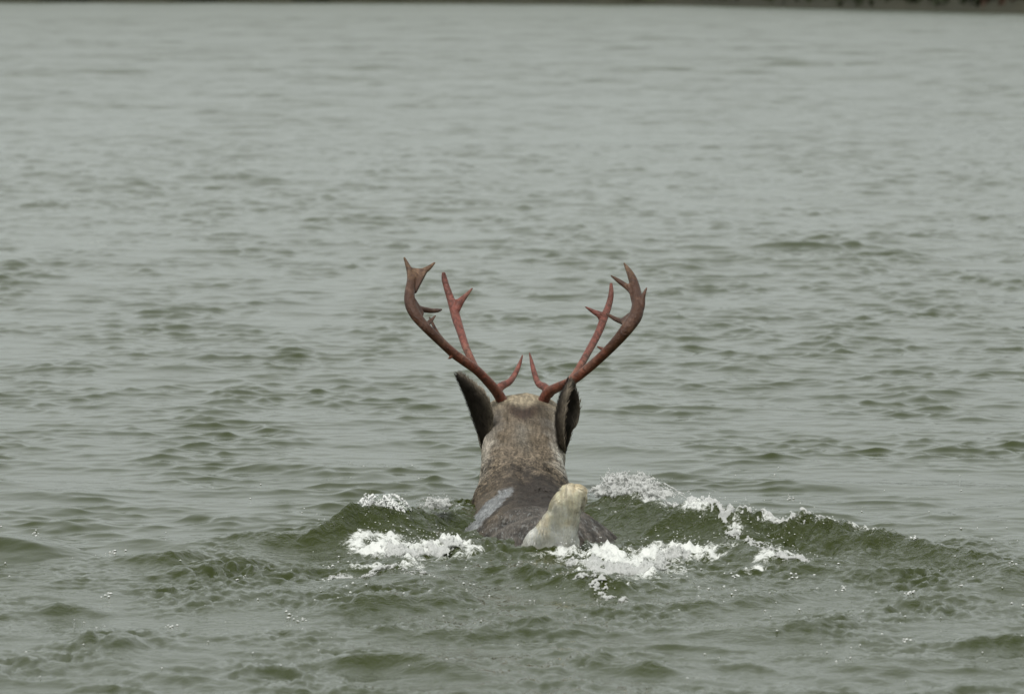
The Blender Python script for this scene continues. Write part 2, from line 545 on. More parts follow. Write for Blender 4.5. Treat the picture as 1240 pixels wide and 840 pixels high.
# ------------------------------------------------------------------ far shore
def build_shore():
    px = np.linspace(-900, 2200, 140)
    py = np.interp(px, [-900, 0, 500, 840, 1060, 1240, 2200], [2.4, 3.2, 4.0, 6.2, 12.0, 15.5, 24.0])
    py = py + 0.5 * perlin(px * 0.013, px * 0, 5)
    base = np.array([G(a, b)[:2] for a, b in zip(px, py)])
    prof = [(-6, -0.6), (0, 0.05), (1.5, 0.5), (4, 1.1), (12, 1.8), (30, 2.6), (90, 3.5), (700, 6.0)]
    V = []
    for i, (bx, by) in enumerate(base):
        for j, (dy, zz) in enumerate(prof):
            V.append((bx * (1 + dy / by), by + dy, zz * (1 + .35 * math.sin(i * 1.7 + j) if zz > 0 else 1)))
    V = np.array(V)
    n, m = len(base), len(prof)
    idx = np.arange(n * m).reshape(n, m)
    F = np.stack([idx[:-1, :-1], idx[1:, :-1], idx[1:, 1:], idx[:-1, 1:]], -1).reshape(-1, 4)
    sh = mesh_obj('shore', V, F, mat_ground('peat_bank', (0.020, 0.022, 0.010, 1), (0.045, 0.040, 0.022, 1), 0.4))
    tag(sh, 'low dark bank along the far side of the lake', 'shore', kind='structure')
    # dense thicket: leaf clumps through its whole depth
    r = np.random.default_rng(3)
    N = 52000
    i = r.integers(0, n - 1, N); t = r.random(N)
    b = base[i] + (base[i + 1] - base[i]) * t[:, None]
    dep = 2 + 26 * r.random(N) ** 1.5
    cl = perlin(b[:, 0] * 0.13, dep * 0.15, 8)
    top = 2.2 + 0.22 * dep + 2.6 * np.clip(cl + .3, 0, 1)
    h = 0.3 + (top - .3) * r.random(N) ** .8
    c = np.stack([b[:, 0] * (1 + dep / b[:, 1]), b[:, 1] + dep, h], 1)
    sz = r.uniform(.25, .75, N)
    a1 = r.normal(size=(N, 3)); a1 /= np.linalg.norm(a1, axis=1)[:, None]
    a2 = np.cross(a1, r.normal(size=(N, 3))); a2 /= np.linalg.norm(a2, axis=1)[:, None]
    V = np.stack([c - a1 * sz[:, None], c + a2 * sz[:, None] * .6, c + a1 * sz[:, None], c - a2 * sz[:, None] * .6], 1).reshape(-1, 3)
    F = np.arange(N * 4).reshape(-1, 4)
    kind = np.clip(perlin(b[:, 0] * 0.05 + 9, b[:, 1] * .01, 14) * .6 + .5, 0, 1)
    g = np.array([0.052, 0.072, 0.014]); dk = np.array([0.022, 0.028, 0.009]); rust = np.array([0.055, 0.030, 0.016])
    rightness = smooth(10, 28, b[:, 0])[:, None]
    tint = (g * (1 - rightness) + dk * rightness) * (0.6 + .8 * kind[:, None])
    isr = (np.abs(b[:, 0] - base[np.argmin(abs(px - 1208))][0]) < .9) & (dep < 8)
    isr |= (r.random(N) < .03) & (b[:, 0] > 15)
    tint[isr] = rust
    th = mesh_obj('shoreline_thicket', V, F, mat_leaf(), smooth_shade=False, attrs={'tint': np.repeat(tint, 4, 0)})
    tag(th, 'dark green and brown thicket growing along the far bank', 'thicket', kind='stuff')

build_shore()

# ------------------------------------------------------------------ caribou
caribou = bpy.data.objects.new('caribou', None)
COL.objects.link(caribou)
caribou.location = (0.05, 11.5, -0.15)
tag(caribou, 'swimming caribou seen from behind with red antlers, white tail raised', 'caribou')
ORIGIN = np.array([0.05, 11.5, -0.15])

def spline(keys, n):
    """Catmull-Rom through rows of keys"""
    K = np.asarray(keys, float)
    K = np.vstack([2 * K[0] - K[1], K, 2 * K[-1] - K[-2]])
    segs = len(K) - 3
    out = []
    for t in np.linspace(0, segs - 1e-9, n):
        i = int(t); f = t - i
        p0, p1, p2, p3 = K[i:i + 4]
        out.append(.5 * ((2 * p1) + (-p0 + p2) * f + (2 * p0 - 5 * p1 + 4 * p2 - p3) * f * f + (-p0 + 3 * p1 - 3 * p2 + p3) * f ** 3))
    return np.array(out)

def loft(keys, n_rings, n_around, pw=None):
    """keys: X, Y, Z, tilt(deg), half width, up radius, down radius -> verts, quads, (s, phi)"""
    R = spline(keys, n_rings)
    ph = np.linspace(0, 2 * math.pi, n_around, endpoint=False)
    V = []; S = []
    for i, (cx, cy, cz, al, a, bu, bd) in enumerate(R):
        al = math.radians(al)
        up = np.array([0, -math.sin(al), math.cos(al)])
        c, s = np.cos(ph), np.sin(ph)
        power = pw(cy) if pw else 2.0
        c = np.sign(c) * np.abs(c) ** (2 / power); s = np.sign(s) * np.abs(s) ** (2 / power)
        rad = np.where(s > 0, bu, bd)
        V.append(np.array([cx, cy, cz]) + np.outer(c * max(a, 1e-4), [1, 0, 0]) + np.outer(s * np.maximum(rad, 1e-4), up))
        S.append(np.stack([np.full(n_around, i / (n_rings - 1)), ph], 1))
    V = np.concatenate(V); S = np.concatenate(S)
    idx = np.arange(n_rings * n_around).reshape(n_rings, n_around)
    nx = np.roll(idx, -1, 1)
    F = np.stack([idx[:-1], nx[:-1], nx[1:], idx[1:]], -1).reshape(-1, 4)
    return V, F, S

def vnormals(V, F):
    n = np.zeros_like(V)
    fn = np.cross(V[F[:, 2]] - V[F[:, 0]], V[F[:, -1]] - V[F[:, 1]])
    for j in range(F.shape[1]):
        np.add.at(n, F[:, j], fn)
    return n / np.maximum(np.linalg.norm(n, axis=1), 1e-12)[:, None]

def sample(V, F, N, extra, r, weight=None):
    """random points on a quad mesh with interpolated normals and extra columns"""
    A = np.linalg.norm(np.cross(V[F[:, 2]] - V[F[:, 0]], V[F[:, 3]] - V[F[:, 1]]), axis=1)
    if weight is not None:
        A = A * weight[F].mean(1)
    pick = np.searchsorted(np.cumsum(A) / A.sum(), r.random(N))
    pick = np.clip(pick, 0, len(F) - 1)
    u, v = r.random(N)[:, None], r.random(N)[:, None]
    q = F[pick]
    W = [(1 - u) * (1 - v), u * (1 - v), u * v, (1 - u) * v]
    Nn = vnormals(V, F)
    f = lambda X: sum(W[j] * X[q[:, j]] for j in range(4))
    n = f(Nn); n /= np.linalg.norm(n, axis=1)[:, None]
    return f(V), n, f(extra)

def strands(name, pos, nrm, dirs, length, width, lift, tint, parent, r):
    """short tapered hairs lying along dirs"""
    N = len(pos)
    d = dirs - nrm * (dirs * nrm).sum(1)[:, None]
    d /= np.maximum(np.linalg.norm(d, axis=1), 1e-9)[:, None]
    side = np.cross(nrm, d)
    L = length[:, None]; w = width[:, None] * .5; lf = lift[:, None]
    mid = pos + (d * .5 + nrm * lf * .5) * L
    tip = pos + (d + nrm * lf * .62 + side * r.normal(0, .12, (N, 1))) * L
    root = pos - nrm * .002
    V = np.stack([root - side * w, root + side * w, mid - side * w * .85, mid + side * w * .85, tip], 1).reshape(-1, 3)
    b = np.arange(N)[:, None] * 5
    Q = b + np.array([[0, 1, 3, 2]]); T = b + np.array([[2, 3, 4]])
    tt = np.repeat(tint, 5, 0)
    return mesh_obj(name, V, [Q, T], M_HAIR, parent, attrs={'tint': tt})

# --- body: rump, back, neck and head in one skin, with the legs below the water
BODY = [
    # X, Y, Z, tilt, half width, up, down
    (.088, 10.965, -.105, 0, .004, .004, .004),
    (.088, 10.972, -.105, 0, .075, .070, .08),
    (.098, 11.00, -.105, 0, .135, .124, .13),
    (.100, 11.07, -.105, 0, .172, .158, .18),
    (.100, 11.20, -.105, 0, .190, .176, .22),
    (.070, 11.38, -.100, 0, .205, .160, .25),
    (.050, 11.58, -.098, 0, .192, .152, .26),
    (.042, 11.76, -.090, 8, .160, .152, .26),
    (.032, 11.90, -.055, 25, .134, .140, .23),
    (.026, 12.01, .010, 42, .115, .116, .18),
    (.025, 12.10, .066, 48, .101, .096, .14),
    (.026, 12.18, .114, 44, .096, .084, .115),
    (.027, 12.25, .148, 30, .106, .076, .105),
    (.027, 12.32, .160, 5, .106, .074, .105),
    (.021, 12.39, .158, -14, .092, .070, .10),
    (.021, 12.47, .150, -22, .078, .066, .09),
    (.021, 12.55, .125, -20, .058, .052, .07),
    (.021, 12.63, .102, -14, .048, .044, .05),
    (.021, 12.69, .090, -8, .042, .038, .042),
    (.021, 12.715, .086, -4, .022, .022, .022),
    (.021, 12.72, .086, 0, .003, .003, .003),
]
r = np.random.default_rng(5)
bV, bF, bS = loft(BODY, 330, 160, lambda y: float(np.interp(y, [11.0, 11.28, 11.45, 11.8], [1.62, 1.62, 2.0, 2.15])))
# lumpy muscle and fur relief
bN = vnormals(bV, bF)
lump = 0.006 * fbm(bV[:, 0] * 14 + bV[:, 2] * 9, bV[:, 1] * 12, 3, 31)
# two shoulder / hip swellings and the groove of the spine
spine = np.exp(-((bS[:, 1] - math.pi / 2) / .10) ** 2) * smooth(11.05, 11.3, bV[:, 1]) * smooth(12.05, 11.8, bV[:, 1])
bV = bV + bN * (lump + 0.010 * spine)[:, None]

def coat_colour(V, S, N):
    """grey brown back of the neck, pale sides, dark withers, wet grey rump"""
    x, y, z = V.T
    ph = S[:, 1]
    top = np.clip(np.sin(ph), -1, 1)
    n = fbm(x * 22 + z * 13, y * 18 + z * 21, 4, 77)
    neck = np.array([0.158, 0.124, 0.088]); tan = np.array([0.30, 0.25, 0.18])
    pale = np.array([0.58, 0.53, 0.46]); dark = np.array([0.036, 0.028, 0.023]); rump = np.array([0.092, 0.080, 0.070])
    c = np.tile(neck, (len(V), 1))
    # pale neck sides and throat
    sidef = smooth(.93, .56, top + .15 * n) * smooth(11.93, 12.06, y)
    sidef = sidef * np.where(x < .02, .55, 1.0)
    c = c * (1 - sidef[:, None]) + pale * sidef[:, None]
    # dark withers
    wd = smooth(12.00, 11.84, y + .05 * n) * smooth(.02, .5, top + .1 * n)
    wd = wd * (.35 + .65 * np.exp(-((x - .065) / .085) ** 4))
    c = c * (1 - wd[:, None]) + dark * wd[:, None]
    # wet back and rump
    rf = smooth(11.42, 11.28, y + .04 * n)
    c = c * (1 - rf[:, None]) + rump * rf[:, None]
    # tan brow and crown behind the antlers
    hd = smooth(12.16, 12.26, y + .02 * n) * smooth(.2, .7, top)
    c = c * (1 - .75 * hd[:, None]) + tan * .75 * hd[:, None]
    sw = np.exp(-((x - .026) / .044) ** 4 - ((z - .199 - .30 * np.abs(x - .026)) / .0125) ** 4) * (y < 12.3) * (top > .3)
    crown = smooth(.214, .224, z) * .7
    c = c * (1 - crown[:, None]) + np.array([.36, .30, .21]) * crown[:, None]
    c = c * (1 - .95 * sw[:, None]) + np.array([0.040, 0.022, 0.014]) * .95 * sw[:, None]
    # pinkish brown under the tail
    pk = np.exp(-((x - .07) / .075) ** 2) * smooth(11.05, 11.0, y)
    c = c * (1 - .7 * pk[:, None]) + np.array([0.30, 0.20, 0.15]) * .7 * pk[:, None]
    # wet hair drawn into darker and paler locks over the rump
    lock = fbm(x * 55 + y * 12, y * 16 + z * 30, 3, 78)
    c = c * (1 + (.8 * lock * rf))[:, None]
    # grey line down the nape, darker hollows behind the ears
    nape = np.exp(-((x - .024) / .016) ** 2) * smooth(12.0, 12.08, y) * smooth(.19, .17, z) * .35
    c = c * (1 - nape[:, None]) + np.array([.24, .235, .21]) * nape[:, None]
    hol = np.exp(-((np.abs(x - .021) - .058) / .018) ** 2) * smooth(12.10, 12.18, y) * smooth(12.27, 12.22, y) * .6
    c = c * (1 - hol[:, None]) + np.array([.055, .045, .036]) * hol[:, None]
    c = c * (1 + .16 * n)[:, None]
    return np.clip(c, .01, .9)

def wet_amount(V):
    x, y, z = V.T
    return np.clip(smooth(11.80, 11.45, y) + smooth(.05, .0, z), 0, 1)

def flank_sheen(V):
    """mask for the grey sky reflection painted on the soaked left flank, in the animal's own X, Y"""
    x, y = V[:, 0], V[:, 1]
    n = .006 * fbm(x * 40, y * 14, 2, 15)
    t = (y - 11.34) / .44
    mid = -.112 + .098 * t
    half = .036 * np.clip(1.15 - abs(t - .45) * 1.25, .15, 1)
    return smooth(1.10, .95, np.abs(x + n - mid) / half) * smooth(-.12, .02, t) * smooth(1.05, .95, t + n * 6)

bcol = coat_colour(bV, bS, bN)
painted_sheen = flank_sheen(bV) * (bV[:, 2] > -.12)
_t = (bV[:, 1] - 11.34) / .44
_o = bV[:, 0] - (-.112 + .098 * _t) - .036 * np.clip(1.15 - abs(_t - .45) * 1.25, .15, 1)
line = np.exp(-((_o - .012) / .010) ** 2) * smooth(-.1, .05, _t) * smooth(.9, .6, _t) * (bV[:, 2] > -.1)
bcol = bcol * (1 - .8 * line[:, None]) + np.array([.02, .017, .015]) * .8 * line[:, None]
bcol = bcol * (1 - painted_sheen[:, None]) + (np.array([.215, .22, .225]) * (1 + .30 * fbm(bV[:, 0] * 60 - bV[:, 1] * 14, bV[:, 1] * 12, 3, 88))[:, None]) * painted_sheen[:, None]  # sky reflection on the wet hair painted into the tint as pale grey
bwet = np.maximum(wet_amount(bV), painted_sheen)

# legs, paddling under the surface
legV, legF, legC = [], [], []
off = len(bV)
for sx_, hip, fwd in ((-1, 11.17, .10), (1, 11.17, -.12), (-1, 11.86, -.10), (1, 11.86, .14)):
    x0 = .06 + sx_ * .11
    hind = hip < 11.5
    knee = .05 if hind else -.02
    keys = [(x0, hip, -.16, 90, .085, .11, .11), (x0 + .01 * sx_, hip + knee + fwd * .3, -.34, 90, .060, .075, .075),
            (x0, hip + (-.06 if hind else .02) + fwd * .7, -.54, 90, .032, .036, .036), (x0, hip + fwd, -.74, 90, .020, .022, .022),
            (x0, hip + fwd + .03, -.84, 90, .024, .028, .028), (x0, hip + fwd + .06, -.90, 90, .034, .045, .045), (x0, hip + fwd + .06, -.905, 90, .004, .004, .004)]
    v, f, s = loft(keys, 26, 16)
    legV.append(v); legF.append(f + off); off += len(v)
allV = np.concatenate([bV] + legV); allF = np.concatenate([bF] + legF)
nleg = len(allV) - len(bV)
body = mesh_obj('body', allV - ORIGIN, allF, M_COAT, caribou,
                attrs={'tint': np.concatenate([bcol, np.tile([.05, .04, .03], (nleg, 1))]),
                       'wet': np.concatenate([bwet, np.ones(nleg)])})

# coat hairs
wgt = smooth(-.10, -.03, bV[:, 2]) * (1 - .82 * painted_sheen)
wgt *= 1 + 1.2 * smooth(11.85, 12.0, bV[:, 1])
wgt *= smooth(12.60, 12.40, bV[:, 1]) * (1 - .55 * smooth(11.5, 11.3, bV[:, 1]))
pos, nrm, ex = sample(bV, bF, 95000, np.concatenate([bcol, bS, bwet[:, None], painted_sheen[:, None]], 1), r, wgt)
tn, wetp = ex[:, :3], ex[:, 5]
flow = np.tile(np.array([0, -1.0, -.55]), (len(pos), 1))
flow[:, 0] += .9 * (pos[:, 0] - .02) / .1 * .5
sw = fbm(pos[:, 0] * 18, pos[:, 2] * 22 + pos[:, 1] * 9, 2, 19)
flow[:, 0] += .7 * sw
along = pos[:, 2] * .72 + pos[:, 1] * .70 + .012 * fbm(pos[:, 0] * 20, pos[:, 2] * 20, 2, 27)
clump = .5 + .5 * np.sin(fbm(pos[:, 0] * 42, along * 95, 2, 23) * 4.5)
hi_ = smooth(.06, .15, pos[:, 2])
clump2 = .5 + .5 * np.sin(fbm(pos[:, 0] * 150, along * 22, 2, 24) * 4)
clump = clump * (1 - .75 * hi_) + clump2 * .75 * hi_
isneck = smooth(11.8, 12.0, pos[:, 1])
shade = (.35 + 1.1 * clump) * r.uniform(.45, 1.55, len(pos))
lower = smooth(.17, .06, pos[:, 2])
shade = 1 + (shade - 1) * (.45 + .12 * isneck + .75 * isneck * lower)
hair_c = np.clip(tn * shade[:, None], .005, .85)
hl = (.020 + .024 * r.random(len(pos))) * (1 - .45 * wetp)
hl *= np.where(pos[:, 1] > 12.2, .65, 1)
hw = r.uniform(.0018, .0050, len(pos))
lift = (.20 + .34 * clump * isneck + r.normal(0, .1, len(pos))) * (1 - .75 * wetp)
strands('fur', pos - ORIGIN, nrm, flow, hl, hw, np.clip(lift, .02, 1), hair_c, body, r)

# --- tail: raised, cream above, white below
T0 = 10.955
tail_keys = []
for (cx, cy, hw_, hd, dd) in ((666, 690, 40, .035, .035), (666, 672, 38, .035, .028), (668, 655, 33, .036, .018), (673, 640, 27, .035, .006),
                              (679, 629, 21.5, .034, -.006), (684, 619, 20.5, .035, -.016), (688, 609, 22.5, .036, -.026), (691, 600, 20.5, .034, -.032),
                              (694, 592, 16.5, .028, -.034), (695, 588, 11, .018, -.034), (696, 585.5, 2, .003, -.034)):
    p = P(cx, cy, T0 + dd)
    tail_keys.append((p[0], p[1], p[2], 90, hw_ * T0 / FPX, hd, hd))
tV, tF, tS = loft(tail_keys, 60, 56)
tN = vnormals(tV, tF)
lum = .005 * fbm(tV[:, 0] * 40, tV[:, 2] * 18, 3, 9)
groove = np.exp(-((tV[:, 0] - (.118 + .1 * (tV[:, 2] - .08))) / .010) ** 2) * smooth(.11, .03, tV[:, 2])
tV = tV + tN * (lum - .006 * groove)[:, None]
tz = tV[:, 2]
tn1 = fbm(tV[:, 0] * 35, tz * 22, 3, 66)
white = np.array([.88, .87, .81]); cream = np.array([.84, .78, .62]); buff = np.array([.70, .59, .40])
f = smooth(.05, .13, tz + .03 * tn1)
tc = white * (1 - f[:, None]) + cream * f[:, None]
f2 = smooth(.135, .165, tz + .02 * tn1) * .8 + smooth(.35, .7, tn1) * .35
f2 = np.clip(f2, 0, 1)
tc = tc * (1 - f2[:, None]) + buff * f2[:, None]
tail = mesh_obj('tail', tV - ORIGIN, tF, M_COAT, caribou, attrs={'tint': tc, 'wet': np.full(len(tV), .35)})
tail['label'] = 'raised cream white tail'
pos, nrm, ex = sample(tV, tF, 34000, tc, r)
flow = np.tile(np.array([-.12, 0, -1.0]), (len(pos), 1))
up_ = smooth(.06, .14, pos[:, 2])
flow[:, 2] += .7 * up_; flow[:, 0] += .8 * up_ * np.sign(pos[:, 0] - .12) + .35 * fbm(pos[:, 0] * 30, pos[:, 2] * 12, 2, 44)
cl = .5 + .5 * np.sin(fbm(pos[:, 0] * 60, pos[:, 2] * 9, 2, 29) * 5)
tcol = np.clip(ex * ((.78 + .32 * cl) * r.uniform(.85, 1.15, len(pos)))[:, None], .02, .9)
strands('tail_fur', pos - ORIGIN, nrm, flow, r.uniform(.012, .030, len(pos)) * (1 - .55 * up_), r.uniform(.0009, .0018, len(pos)),
        np.clip(.08 + .24 * cl + r.normal(0, .09, len(pos)), .02, .9), tcol, tail, r)

# --- ears
def ear(keys, open_dir, cup, colour_in, colour_out, label, seed):
    """keys: list of (centre xyz, half width); the leaf is cupped towards open_dir"""
    K = spline([np.r_[c, w] for c, w in keys], 40)
    n = len(K); m = 25
    s = np.linspace(-1, 1, m)
    V, Vb, TC = [], [], []
    for i in range(n):
        c, w = K[i, :3], K[i, 3]
        tang = K[min(i + 1, n - 1), :3] - K[max(i - 1, 0), :3]; tang /= np.linalg.norm(tang)
        od = np.asarray(open_dir, float); od = od - tang * (od @ tang); od /= np.linalg.norm(od)
        sd = np.cross(tang, od)
        ang = s * cup
        row = c + np.outer(np.sin(ang) / math.sin(min(cup, 1.57)) * w, sd) + np.outer((1 - np.cos(ang)) * w * 1.0, od)
        th = .004 * (1 - np.abs(s) ** 3) + .0012
        V.append(row + np.outer(th, od)); Vb.append(row - np.outer(th, od))
    A = np.array(V).reshape(-1, 3); B = np.array(Vb).reshape(-1, 3)
    idx = np.arange(n * m).reshape(n, m)
    fa = np.stack([idx[:-1, :-1], idx[:-1, 1:], idx[1:, 1:], idx[1:, :-1]], -1).reshape(-1, 4)
    fb = fa[:, ::-1] + n * m
    rim = []
    for e in (idx[:, 0], idx[:, -1][::-1]):
        rim.append(np.stack([e[1:], e[:-1], e[:-1] + n * m, e[1:] + n * m], -1))
    VV = np.concatenate([A, B]); FF = np.concatenate([fa, fb] + rim)
    nn = fbm(VV[:, 0] * 60, VV[:, 2] * 40, 3, seed)
    tt = np.concatenate([np.tile(colour_in, (n * m, 1)), np.tile(colour_out, (n * m, 1))])
    edge = np.tile(np.abs(s) ** 5, n)
    edge = np.concatenate([edge, edge])[:, None]
    tt = tt * (1 - .6 * edge) + np.array([.34, .285, .215]) * .6 * edge
    tt = tt * (1 + .35 * nn)[:, None]
    e = mesh_obj('ear', VV - ORIGIN, FF, M_COAT, caribou, attrs={'tint': np.clip(tt, .005, 1), 'wet': np.full(len(VV), .2)})
    e['label'] = label
    rr = np.random.default_rng(seed)
    pos, nrm, ex = sample(VV, np.concatenate([fa, fb]), 7000, tt, rr)
    base, tip = K[0, :3], K[-1, :3]
    fl = np.tile(tip - base, (len(pos), 1)) + rr.normal(0, .03, (len(pos), 3))
    strands('ear_fur', pos - ORIGIN, nrm, fl, rr.uniform(.007, .020, len(pos)), rr.uniform(.0009, .0020, len(pos)),
            np.clip(rr.normal(.36, .16, len(pos)), .02, .9), np.clip(ex * rr.uniform(.6, 1.6, (len(pos), 1)), .004, .8), e, rr)
    return e

dkc = np.array([.034, .027, .022])
ear([(P(589.5, 548, 12.185), .003), (P(586, 531, 12.17), .016), (P(582.5, 516, 12.165), .029), (P(578.5, 501, 12.16), .037), (P(573, 486, 12.155), .035), (P(565, 471, 12.15), .022), (P(555, 456, 12.15), .004)],
    (.80, .70, .2), 1.0, np.array([.15, .125, .10]), dkc, 'dark ear pricked outwards and up', 5)
ear([(P(683, 549, 12.15), .003), (P(680, 540, 12.14), .020), (P(678, 524, 12.12), .034), (P(678, 505, 12.12), .044), (P(681, 488, 12.12), .041), (P(686, 473, 12.125), .027), (P(691, 462, 12.13), .006)],
    (.80, -.34, .1), 1.25, np.array([.024, .019, .016]), dkc, 'dark ear cupped sideways showing its hollow', 6)

# --- antlers
def antler(branches, webs, label, seed):
    """branches: lists of (px, py, depth, radius in px); grown as tubes and fused into one skin"""
    Vs, Fs, off = [], [], 0
    for br in branches:
        K = spline([np.r_[P(x, y, d), 1.14 * rr * d / FPX] for x, y, d, rr in br], 10 * len(br))
        n, m = len(K), 12
        ph = np.linspace(0, 2 * math.pi, m, endpoint=False)
        up = np.array([0, 1.0, 0])
        rows = []
        for i in range(n):
            t = K[min(i + 1, n - 1), :3] - K[max(i - 1, 0), :3]; t /= np.linalg.norm(t)
            a = np.cross(t, up); a /= np.linalg.norm(a); b = np.cross(a, t)
            rows.append(K[i, :3] + max(K[i, 3], .0012) * (np.outer(np.cos(ph), a) + np.outer(np.sin(ph), b)))
        v = np.concatenate(rows + [K[:1, :3], K[-1:, :3]])
        idx = np.arange(n * m).reshape(n, m); nx = np.roll(idx, -1, 1)
        f = np.stack([idx[:-1], nx[:-1], nx[1:], idx[1:]], -1).reshape(-1, 4)
        cap0 = np.stack([nx[0], idx[0], np.full(m, n * m)], -1); cap1 = np.stack([idx[-1], nx[-1], np.full(m, n * m + 1)], -1)
        Vs.append(v); Fs += [f + off, cap0 + off, cap1 + off]; off += len(v)
    for tri in webs:                      # palmate flats between tines
        p = [P(x, y, d) for x, y, d in tri]
        nrm = np.cross(p[1] - p[0], p[2] - p[0]); nrm /= np.linalg.norm(nrm)
        t = .0052
        v = np.array([q + nrm * t for q in p] + [q - nrm * t for q in p])
        k = len(p)
        Fs += [np.array([[0, j, j + 1] for j in range(1, k - 1)]) + off, np.array([[k, k + j + 1, k + j] for j in range(1, k - 1)]) + off,
               np.array([[(j + 1) % k, j, j + k, (j + 1) % k + k] for j in range(k)]) + off]
        Vs.append(v); off += len(v)
    tmp = mesh_obj('antler_draft', np.concatenate(Vs), Fs)
    md = tmp.modifiers.new('fuse', 'REMESH'); md.mode = 'VOXEL'; md.voxel_size = 0.0022
    ms = tmp.modifiers.new('soften', 'SMOOTH'); ms.factor = .5; ms.iterations = 2
    dg = bpy.context.evaluated_depsgraph_get()
    ev = tmp.evaluated_get(dg); me = ev.to_mesh()
    V = np.empty(len(me.vertices) * 3, np.float32); me.vertices.foreach_get('co', V); V = V.reshape(-1, 3).astype(float)
    lp = np.empty(len(me.polygons) * 4, np.int32)
    faces = [tuple(p.vertices) for p in me.polygons]
    ev.to_mesh_clear()
    bpy.data.objects.remove(tmp)
    # raw red where the velvet has just gone, browner towards the old outer ends
    outer = np.abs(V[:, 0] - .03)
    z = V[:, 2]
    n = fbm(V[:, 0] * 25, z * 25, 3, seed)
    brown = smooth(.13, .215, outer + .02 * n)
    fwd = smooth(D0 - .01, D0 + .04, V[:, 1])[:, None]
    red = np.array([.28, .085, .048]) * (1 - fwd) + np.array([.31, .098, .074]) * fwd
    br = np.array([.088, .036, .017])
    brown = (brown[:, None]) * (1 - .75 * fwd)
    c = red * (1 - brown) + br * brown
    top = smooth(.50, .56, z + .02 * n)[:, None] * (1 - fwd) * (outer > .2)[:, None]
    c = c * (1 - .8 * top) + np.array([.23, .145, .075]) * .8 * top
    paler = smooth(.0, .6, n)[:, None]
    c = c * (1 - .3 * paler) + np.array([.40, .23, .16]) * .3 * paler
    q = np.array([f_ for f_ in faces if len(f_) == 4]); t3 = np.array([f_ for f_ in faces if len(f_) == 3])
    a = mesh_obj('antler', V - ORIGIN, [q, t3] if len(t3) else q, M_ANTLER, caribou, attrs={'tint': c})
    a['label'] = label
    return a

D0 = 12.26
antler([
    [(612, 498, D0 + .05, 6.6), (608, 486, D0 + .03, 6.4), (602, 475, D0 + .01, 5.8), (590, 461, D0 - .03, 5.2), (577, 448, D0 - .06, 5.0), (562, 437, D0 - .09, 5.2), (549, 427.5, D0 - .11, 5.1), (532, 412, D0 - .13, 5.0),
     (516, 396.5, D0 - .14, 5.2), (503, 381, D0 - .13, 6.0), (496.5, 366, D0 - .11, 6.2), (496.5, 349, D0 - .08, 5.2), (500, 336, D0 - .05, 4.0), (510, 330, D0 - .03, 3.8), (519, 324.5, D0 - .02, 2.8), (527, 317.5, D0 - .01, 1.0)],
    [(498, 343, D0 - .06, 4.6), (497, 331, D0 - .04, 4.0), (493, 320, D0 - .03, 2.4), (489.3, 311.5, D0 - .02, 1.2)],
    [(500, 369, D0 - .11, 4.4), (508, 373.5, D0 - .09, 3.4), (521, 376, D0 - .06, 2.9), (530, 375.8, D0 - .03, 2.3), (535.5, 374.5, D0 - .01, .9)],
    [(508, 388, D0 - .135, 4.2), (515, 393, D0 - .12, 3.2), (521, 389, D0 - .10, 2.4), (527.5, 382, D0 - .08, .9)],
    [(536, 413, D0 - .125, 3.2), (529, 402, D0 - .09, 2.2), (522, 388, D0 - .05, 1.6), (520, 384, D0 - .04, .9)],
    [(549, 429, D0 - .11, 3.0), (545, 433, D0 - .12, 1.6), (542, 434.5, D0 - .125, .7)],
    # forward tine with a forked palm
    [(578, 450, D0 - .05, 4.2), (572, 438, D0, 4.0), (564, 420, D0 + .05, 4.2), (558, 402, D0 + .09, 4.4), (552.5, 385, D0 + .13, 5.0), (547, 366, D0 + .16, 4.4), (541, 348, D0 + .18, 3.6), (538, 337, D0 + .19, 3.2), (537, 329.5, D0 + .19, 1.8)],
    [(552, 376, D0 + .14, 4.4), (557, 366, D0 + .15, 4.2), (564, 358, D0 + .16, 2.6), (572.5, 348.5, D0 + .17, .9)],
    # brow tine
    [(600, 476, D0, 5.0), (607, 467.5, D0 + .03, 4.6), (617, 462, D0 + .06, 3.6), (624, 452, D0 + .09, 3.0), (629, 441, D0 + .11, 2.2), (633, 429, D0 + .12, .8)],
], [[(548, 362, D0 + .16), (553, 385, D0 + .135), (561, 362, D0 + .155), (555, 364, D0 + .155)],
    [(498, 345, D0 - .06), (507, 337, D0 - .04), (513, 327, D0 - .03), (499, 328, D0 - .04)],
    [(500, 358, D0 - .11), (497, 380, D0 - .13), (509, 393, D0 - .13), (513, 379, D0 - .1)],
    [(491.5, 356, D0 - .08), (504, 354, D0 - .08), (518, 327, D0 - .03), (494, 325, D0 - .035)]],
    'antler whose forked top tines spread outwards, pale brown palm', 3)
